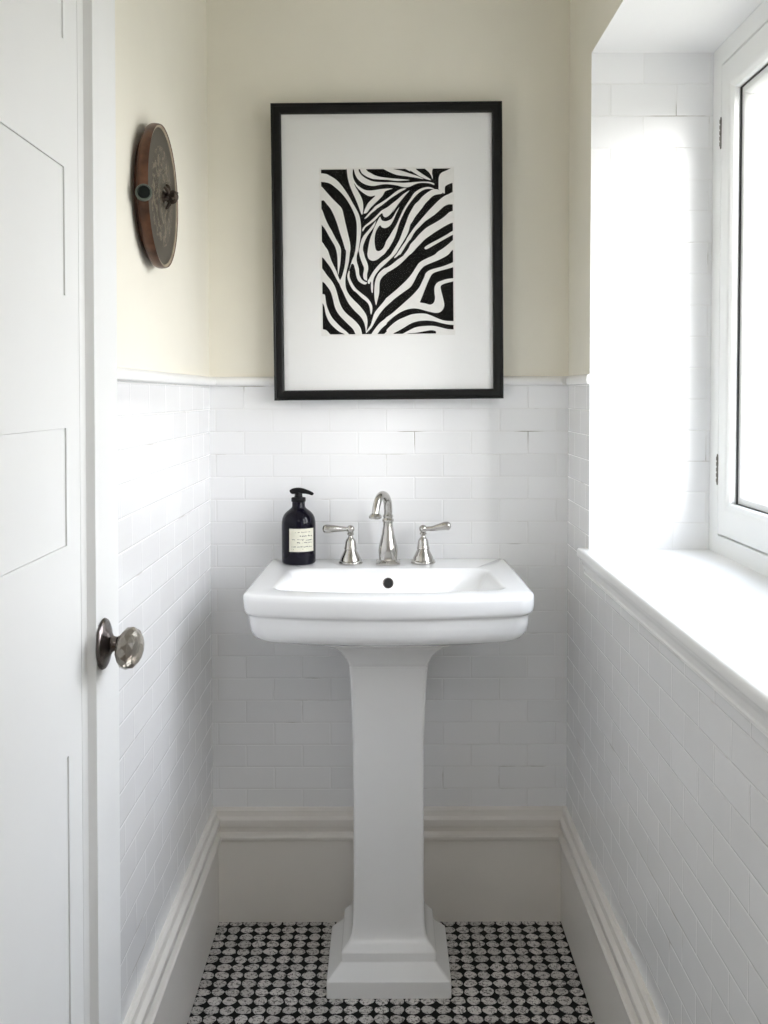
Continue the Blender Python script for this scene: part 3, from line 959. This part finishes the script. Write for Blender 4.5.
# the print: sheet, black ink block, and the paper-white stripes cut out of it
CR = {'A': (370, 165, 15.36), 'B': (410, 165, 15.36), 'C': (370, 205, 15.36), 'D': (410, 205, 15.36), 'E': (340, 205, 15.36), 'F': (340, 165, 15.36), 'G': (340, 245, 15.36),
      '1': (320, 165, 10.97), '2': (385, 165, 10.97), '3': (320, 250, 10.97), '4': (385, 250, 10.97)}
STR = """
1 0,100 60,102 100,120 180,170 250,250 310,340 360,430 400,500|E 290,170 310,280 315,400 300,520 280,640 265,740|G 262,90 240,200 248,270 275,370 280,450 320,530 375,568 402,577 370,606 320,590 265,550 235,480 222,400 200,310 183,290 163,290 140,345 122,392 150,300 175,220 203,160 217,90|E 213,750 225,680 240,560 248,430 248,300 230,190|1 350,490 300,400 240,320 160,245 90,200 0,175
G 118,395 95,470 110,550 150,640 200,710|3 370,450 440,520 500,570 528,620 543,710 560,650 550,590 510,530 450,480 380,420 335,350 312,290 313,235
1 0,225 20,245 60,290 130,370 190,430 235,480 255,560 275,650 300,760 320,850 325,920|3 318,30 305,130 285,210 268,290 265,360 272,420 300,480 350,540 410,600 460,660 495,720 505,790 497,860 488,908 480,850 465,790 430,730 370,670 310,600 270,530 240,460 215,410 200,370 180,340 150,280 110,200 60,130 20,80 0,60|1 0,820 20,850 45,890 75,933|3 95,60 120,130 150,190 175,250 197,310 208,325 220,305 240,250 260,170 272,80 276,10|1 265,920 240,830 210,740 180,640 150,560 110,480 70,430 38,390 20,390 0,380
1 0,430 20,500 45,570 80,650 120,720 160,800 200,870 220,925|3 218,60 210,150 195,230 187,268 183,230 182,150 179,60|1 166,925 150,880 120,830 80,760 40,690 15,625 0,600
3 0,180 20,210 60,270 110,330 150,400 175,480 195,560 230,640 280,700 340,750 390,800 430,860 442,960 380,960 370,920 340,860 290,810 230,750 180,690 145,620 125,530 100,450 60,390 20,345 0,330
3 0,480 25,480 40,500 50,580 75,660 110,730 160,790 220,850 280,900 325,960 275,960 250,920 190,890 130,840 80,780 45,700 25,600 0,520
3 0,868 30,868 60,885 100,933 110,960 0,960
F 110,30 112,160 125,240 150,330 190,430 235,530 275,630 310,730|E 330,155|F 343,745 350,680 350,600 330,520 285,430 235,345 213,285 250,340 290,385 350,435 410,473 470,492 540,480 490,530 430,590 390,660 362,730|E 360,138|F 410,735 450,680 520,610 590,545 645,490 670,450|A 240,410 345,373 200,378 100,392 0,402|F 380,392 310,352 250,300 207,222 193,150 192,30
F 212,30 225,130 260,210 320,270 390,310 470,330|A 80,330 160,315 240,308 330,315 420,330 490,350 560,360 625,345|B 50,325 120,300 200,292 300,302 370,325 365,300 300,280 200,274 100,278|A 620,285 520,290 420,285 320,278 230,278 150,275|F 560,272 500,262 430,235 370,200 320,155 287,100 282,30
F 305,30 325,120 370,165 430,200 500,225|A 60,228 150,236 260,242 350,253 430,260 500,257 610,250 520,237 430,228 320,218 220,205 130,190 60,165 10,135|F 430,115 395,70 390,30
A 150,30 180,62 240,95 310,130 400,165 480,180 560,190|B 0,200 100,215 210,235 120,190 0,150|A 560,130 480,105 400,88 350,72 330,30
A 520,30 540,72 575,95 620,118|B 0,102 80,150 160,198 240,235 322,252 280,215 210,170 130,115 90,80 60,30
B 215,30 240,85 290,130 330,190 345,240 350,200 340,150 345,100 355,30
B 680,68 630,78 560,110 490,140 450,190 440,260 440,350 442,395 500,440 522,460 535,445 535,370 560,335 640,300 690,280
B 350,395 400,392 445,402 500,440 480,462 430,470 380,480 330,510 280,560 230,610 180,680 130,740|D 75,195 30,270|C 612,315 590,400 560,470 520,540 470,620 425,690 375,765|G 690,290 610,360 550,430 512,490 492,560 492,640 483,735 465,715 458,640 460,570 448,570 435,595 415,590 410,550 430,520 470,450 510,390 560,330 620,270 700,210|C 305,768 350,700 400,620 440,550 470,480 500,400 530,330 560,250 590,170 640,80 690,0|B 130,570 180,510 240,460 300,420
B 690,425 640,445 590,470 540,490 480,530 420,580 350,650 290,710 240,765|D 170,230 100,310 50,370 0,440|C 560,520 540,560 490,630 440,700 395,768|4 92,85 105,90 150,55|C 455,768 500,700 550,620 600,550|D 0,540 40,470 80,410 150,340 220,270 300,215 380,160 450,100 520,40 600,8 690,0
D 690,95 640,115 600,130 520,200 430,260 340,310 250,360 180,420 120,480 60,550 0,610|C 580,680 515,765|4 190,70 130,110 60,165 0,200|3 700,200 640,250 605,310 590,370 583,450 585,530 600,605 615,560 635,480 640,400 647,340 680,290 730,250|4 0,255 60,225 130,180 190,130 260,60|C 615,765 640,740 700,680|D 50,710 110,650 170,590 220,540 290,490 380,430 480,370 570,320 640,290 690,270
D 690,400 650,415 560,470 450,530 350,580 260,630 215,665 230,690 270,680 360,630 450,580 560,520 650,475 690,455
D 690,535 650,560 580,620 500,680 420,730|4 540,60 450,100 370,145 330,200 290,260 250,310 190,370 100,450 0,530|3 700,550 640,620 590,680 565,740 540,820 505,870 485,910 500,900 550,850 590,780 640,700 700,630 768,570|4 100,530 200,460 270,410 310,350 340,290 370,240 420,185 500,150 600,110 690,60 730,15 780,-30
4 780,115 740,130 690,165 620,190 540,210 480,230 440,260 425,300 400,350 370,410 320,470 270,520 200,580 120,650 60,700 0,740|3 700,755 640,800 590,860 550,915 530,960 590,960 610,925 660,860 720,810|4 0,805 60,750 130,700 200,665 280,645 360,650 450,675 540,695 600,685 635,640 640,590 620,500 605,440 605,400 650,375 740,345 780,330 780,308 740,315 680,325 610,345 560,370 535,420 535,480 540,540 520,590 480,605 430,590 375,580 375,570 400,510 440,410 480,320 515,265 580,240 660,220 740,190 780,180
3 665,960 685,925 720,890|4 0,880 60,820 130,770 200,740 280,710 370,700 440,705 510,730 590,765 670,785 780,792 780,828 690,825 600,805 520,785 430,778 350,785 280,805 200,850 130,890 80,915 50,960
4 130,960 180,922 260,880 330,850 430,838 520,838 600,855 680,875 780,890 780,960 560,960 550,902 500,885 420,895 320,912 220,922 190,960
E 548,238 520,330 470,400 410,480 370,560 345,630 340,700|G 345,90 370,190 410,290 418,370 400,450 400,530 398,548 350,520 340,450 355,360 330,290 295,190 280,100|E 290,650 315,550 350,480 410,410 480,330 535,260
E 375,218 375,203 430,140 500,70|A 80,640 160,590 240,540 320,480 400,420 470,385 545,370 545,385 480,420 400,470 320,520 240,580 160,640 80,690|E 560,70 480,130 420,190
E 338,408 335,375 370,325 440,270 510,210 580,145 630,95|A 260,660 340,600 420,540 500,470 560,430 605,408 540,480 490,540 440,600 390,670 340,740|C 375,60 340,110 300,160 240,197 200,180 182,135|E 600,165 530,240 450,300 385,345 350,400
E 606,190 560,270 520,350 490,430 460,500 440,570 425,640 412,720|G 408,150 425,210 470,240 510,243 560,225 620,180 680,130 730,60|C 260,700 310,620 350,550 385,470 410,400 430,330 460,250 500,170 540,90 590,10|A 640,560 700,490|B 154,430 230,392 300,385 375,388 310,360 250,358 180,375 110,410 50,460|A 620,530 570,600|C 510,80 470,160 405,300 370,360 330,420 290,490 240,560 210,640 170,690 120,712 80,690 62,600 62,500 80,420 110,360 148,318 170,345 220,362 280,340 320,300 360,230 395,150 446,48 400,105 350,190 310,230 240,257 180,245 157,205
"""
# print area in photograph-frame units, mapped to the sheet's real size
U0, U1, V0, V1 = 320.9, 452.7, 170.0, 334.0
PW, PH = 0.3215, 0.4020
PX, PZ = 0.0062, 1.6930


def to_sheet(u, v):
    return (PX + ((u - U0) / (U1 - U0) - 0.5) * PW, PZ - ((v - V0) / (V1 - V0) - 0.5) * PH)


def clip(poly):
    for ax, lim, sg in ((0, U0, 1), (0, U1, -1), (1, V0, 1), (1, V1, -1)):
        out = []
        for i, p in enumerate(poly):
            q_ = poly[i - 1]
            pi, qi = sg * (p[ax] - lim) >= 0, sg * (q_[ax] - lim) >= 0
            if pi != qi:
                t = (lim - q_[ax]) / (p[ax] - q_[ax])
                out.append((q_[0] + t * (p[0] - q_[0]), q_[1] + t * (p[1] - q_[1])))
            if pi:
                out.append(p)
        poly = out
        if not poly:
            break
    return poly


bm = bmesh.new()
YP = -0.0344
box(bm, PX - PW / 2 - 0.004, PX + PW / 2 + 0.004, YP, YP + 0.0006, PZ - PH / 2 - 0.004, PZ + PH / 2 + 0.004, mat=0)
box(bm, PX - PW / 2, PX + PW / 2, YP - 0.0003, YP - 0.0001, PZ - PH / 2, PZ + PH / 2, mat=1)
layer = 0
for line in STR.strip().split('\n'):
    pts = []
    for part in line.split('|'):
        k, rest = part.split(' ', 1)
        ox, oy, sc = CR[k]
        for xy in rest.split():
            a, c_ = xy.split(',')
            u, v_ = ox + float(a) / sc, oy + float(c_) / sc
            u += -3 if u < U0 + 0.6 else (3 if u > U1 - 0.3 else 0)
            pts.append((u, v_))
    sm = spline(pts, 3, True)
    sm = clip(sm)
    layer += 1
    y_ = YP - 0.0005 - 0.000008 * layer
    p2 = [Vector(to_sheet(u, v_)) for u, v_ in sm]
    cv, _ce, cf = delaunay_2d_cdt(p2, [(i, (i + 1) % len(p2)) for i in range(len(p2))], [], 1, 1e-6)[:3]
    bv = [bm.verts.new((p.x, y_, p.y)) for p in cv]
    for t3 in cf:
        bm.faces.new([bv[i] for i in t3]).material_index = 0
me = bpy.data.meshes.new('print')
bm.to_mesh(me)
bm.free()
me.materials.append(M['print_paper'])
me.materials.append(M['ink'])
pr = bpy.data.objects.new('print', me)
COL.objects.link(pr)
pr.parent = fr
pr.matrix_parent_inverse = Matrix.Translation(-Vector(fr.location))
pr['label'] = 'black and white zebra stripe block print'
fr.rotation_euler = (0, math.radians(-0.42), 0)
fr.location.x += 0.0035

# ------------------------------------------------------------------ round ornament on the left wall
OX, OY, OZ = -0.4375, -0.660, 1.708
orn = empty('wall_ornament', (OX, OY, OZ), 'round bronze brown disc ornament with reddish rim hung on the left wall', 'ornament')
bm = bmesh.new()
lathe(bm, [(0.105, 0.0005), (0.105, 0.0085), (0.122, 0.0095), (0.1275, 0.0125), (0.1303, 0.017), (0.1308, 0.022), (0.1302, 0.028), (0.1290, 0.031), (0.1278, 0.030), (0.1275, 0.026), (0.02, 0.0255)], (OX, OY, OZ), (1, 0, 0), 96)
rim = link('disc_body', bm, M['drum_rim'], parent=orn, label='reddish brown rounded rim')
bm = bmesh.new()
lathe(bm, [(0.1275, 0.0258), (0.1275, 0.0292), (0.1265, 0.0300), (0.1235, 0.0290), (0.1230, 0.0265)], (OX, OY, OZ), (1, 0, 0), 96)
link('inlay_ring', bm, M['pale_ring'], parent=orn, label='thin pale inner ring')
bm = bmesh.new()
lathe(bm, [(0.1232, 0.0260), (0.1232, 0.0275), (0.112, 0.0285), (0.095, 0.0270), (0.088, 0.0280), (0.055, 0.0290), (0.050, 0.0310), (0.044, 0.0295), (0.001, 0.0300)], (OX, OY, OZ), (1, 0, 0), 96)
link('engraved_face', bm, M['disc_face'], parent=orn, origin=(OX, OY, OZ), label='grey brown engraved face')
# little twisted key at the centre
bm = bmesh.new()
c0 = Vector((OX + 0.028, OY, OZ))
lathe(bm, [(0.012, 0.0), (0.012, 0.003), (0.006, 0.006), (0.0045, 0.018), (0.007, 0.021), (0.007, 0.024), (0.002, 0.027)], c0, (1, 0, 0), 18)
for k in range(6):
    a = 2 * PI * k / 6 + 0.4
    tube(bm, spline([(c0.x + 0.004, c0.y, c0.z, 0.003), (c0.x + 0.012, c0.y + 0.010 * math.cos(a), c0.z + 0.010 * math.sin(a), 0.0028), (c0.x + 0.010, c0.y + 0.019 * math.cos(a), c0.z + 0.019 * math.sin(a), 0.0034), (c0.x + 0.006, c0.y + 0.023 * math.cos(a), c0.z + 0.023 * math.sin(a), 0.0015)], 4), 8)
tube(bm, spline([(c0.x + 0.010, c0.y, c0.z - 0.010, 0.003), (c0.x + 0.020, c0.y + 0.002, c0.z - 0.008, 0.0048), (c0.x + 0.024, c0.y + 0.003, c0.z + 0.001, 0.0052), (c0.x + 0.020, c0.y - 0.002, c0.z + 0.008, 0.0042), (c0.x + 0.010, c0.y - 0.004, c0.z + 0.003, 0.003)], 5), 10)
tube(bm, [(c0.x + 0.018, c0.y - 0.010, c0.z - 0.006, 0.002), (c0.x + 0.024, c0.y, c0.z - 0.001, 0.0036), (c0.x + 0.026, c0.y + 0.008, c0.z + 0.009, 0.002)], 8)
link('center_key', bm, M['twig'], parent=orn, label='small dark twisted key shape at the centre')
# round peg on the near rim, its end facing the doorway
bm = bmesh.new()
pc = Vector((OX + 0.0215, OY - 0.122, OZ - 0.019))
lathe(bm, [(0.006, -0.010), (0.0125, 0.004), (0.0142, 0.012), (0.0142, 0.020), (0.0130, 0.0235), (0.0112, 0.0235), (0.0110, 0.021)], pc, (0.25, -1, 0), 32)
pg = link('peg_ferrule', bm, M['peg_ring'], parent=orn, label='grey green collar around the peg')
bm = bmesh.new()
lathe(bm, [(0.0110, 0.018), (0.0110, 0.0225), (0.0095, 0.0245), (0.001, 0.0252)], pc, (0.25, -1, 0), 32)
link('peg', bm, M['peg'], parent=pg, label='round black green peg end')
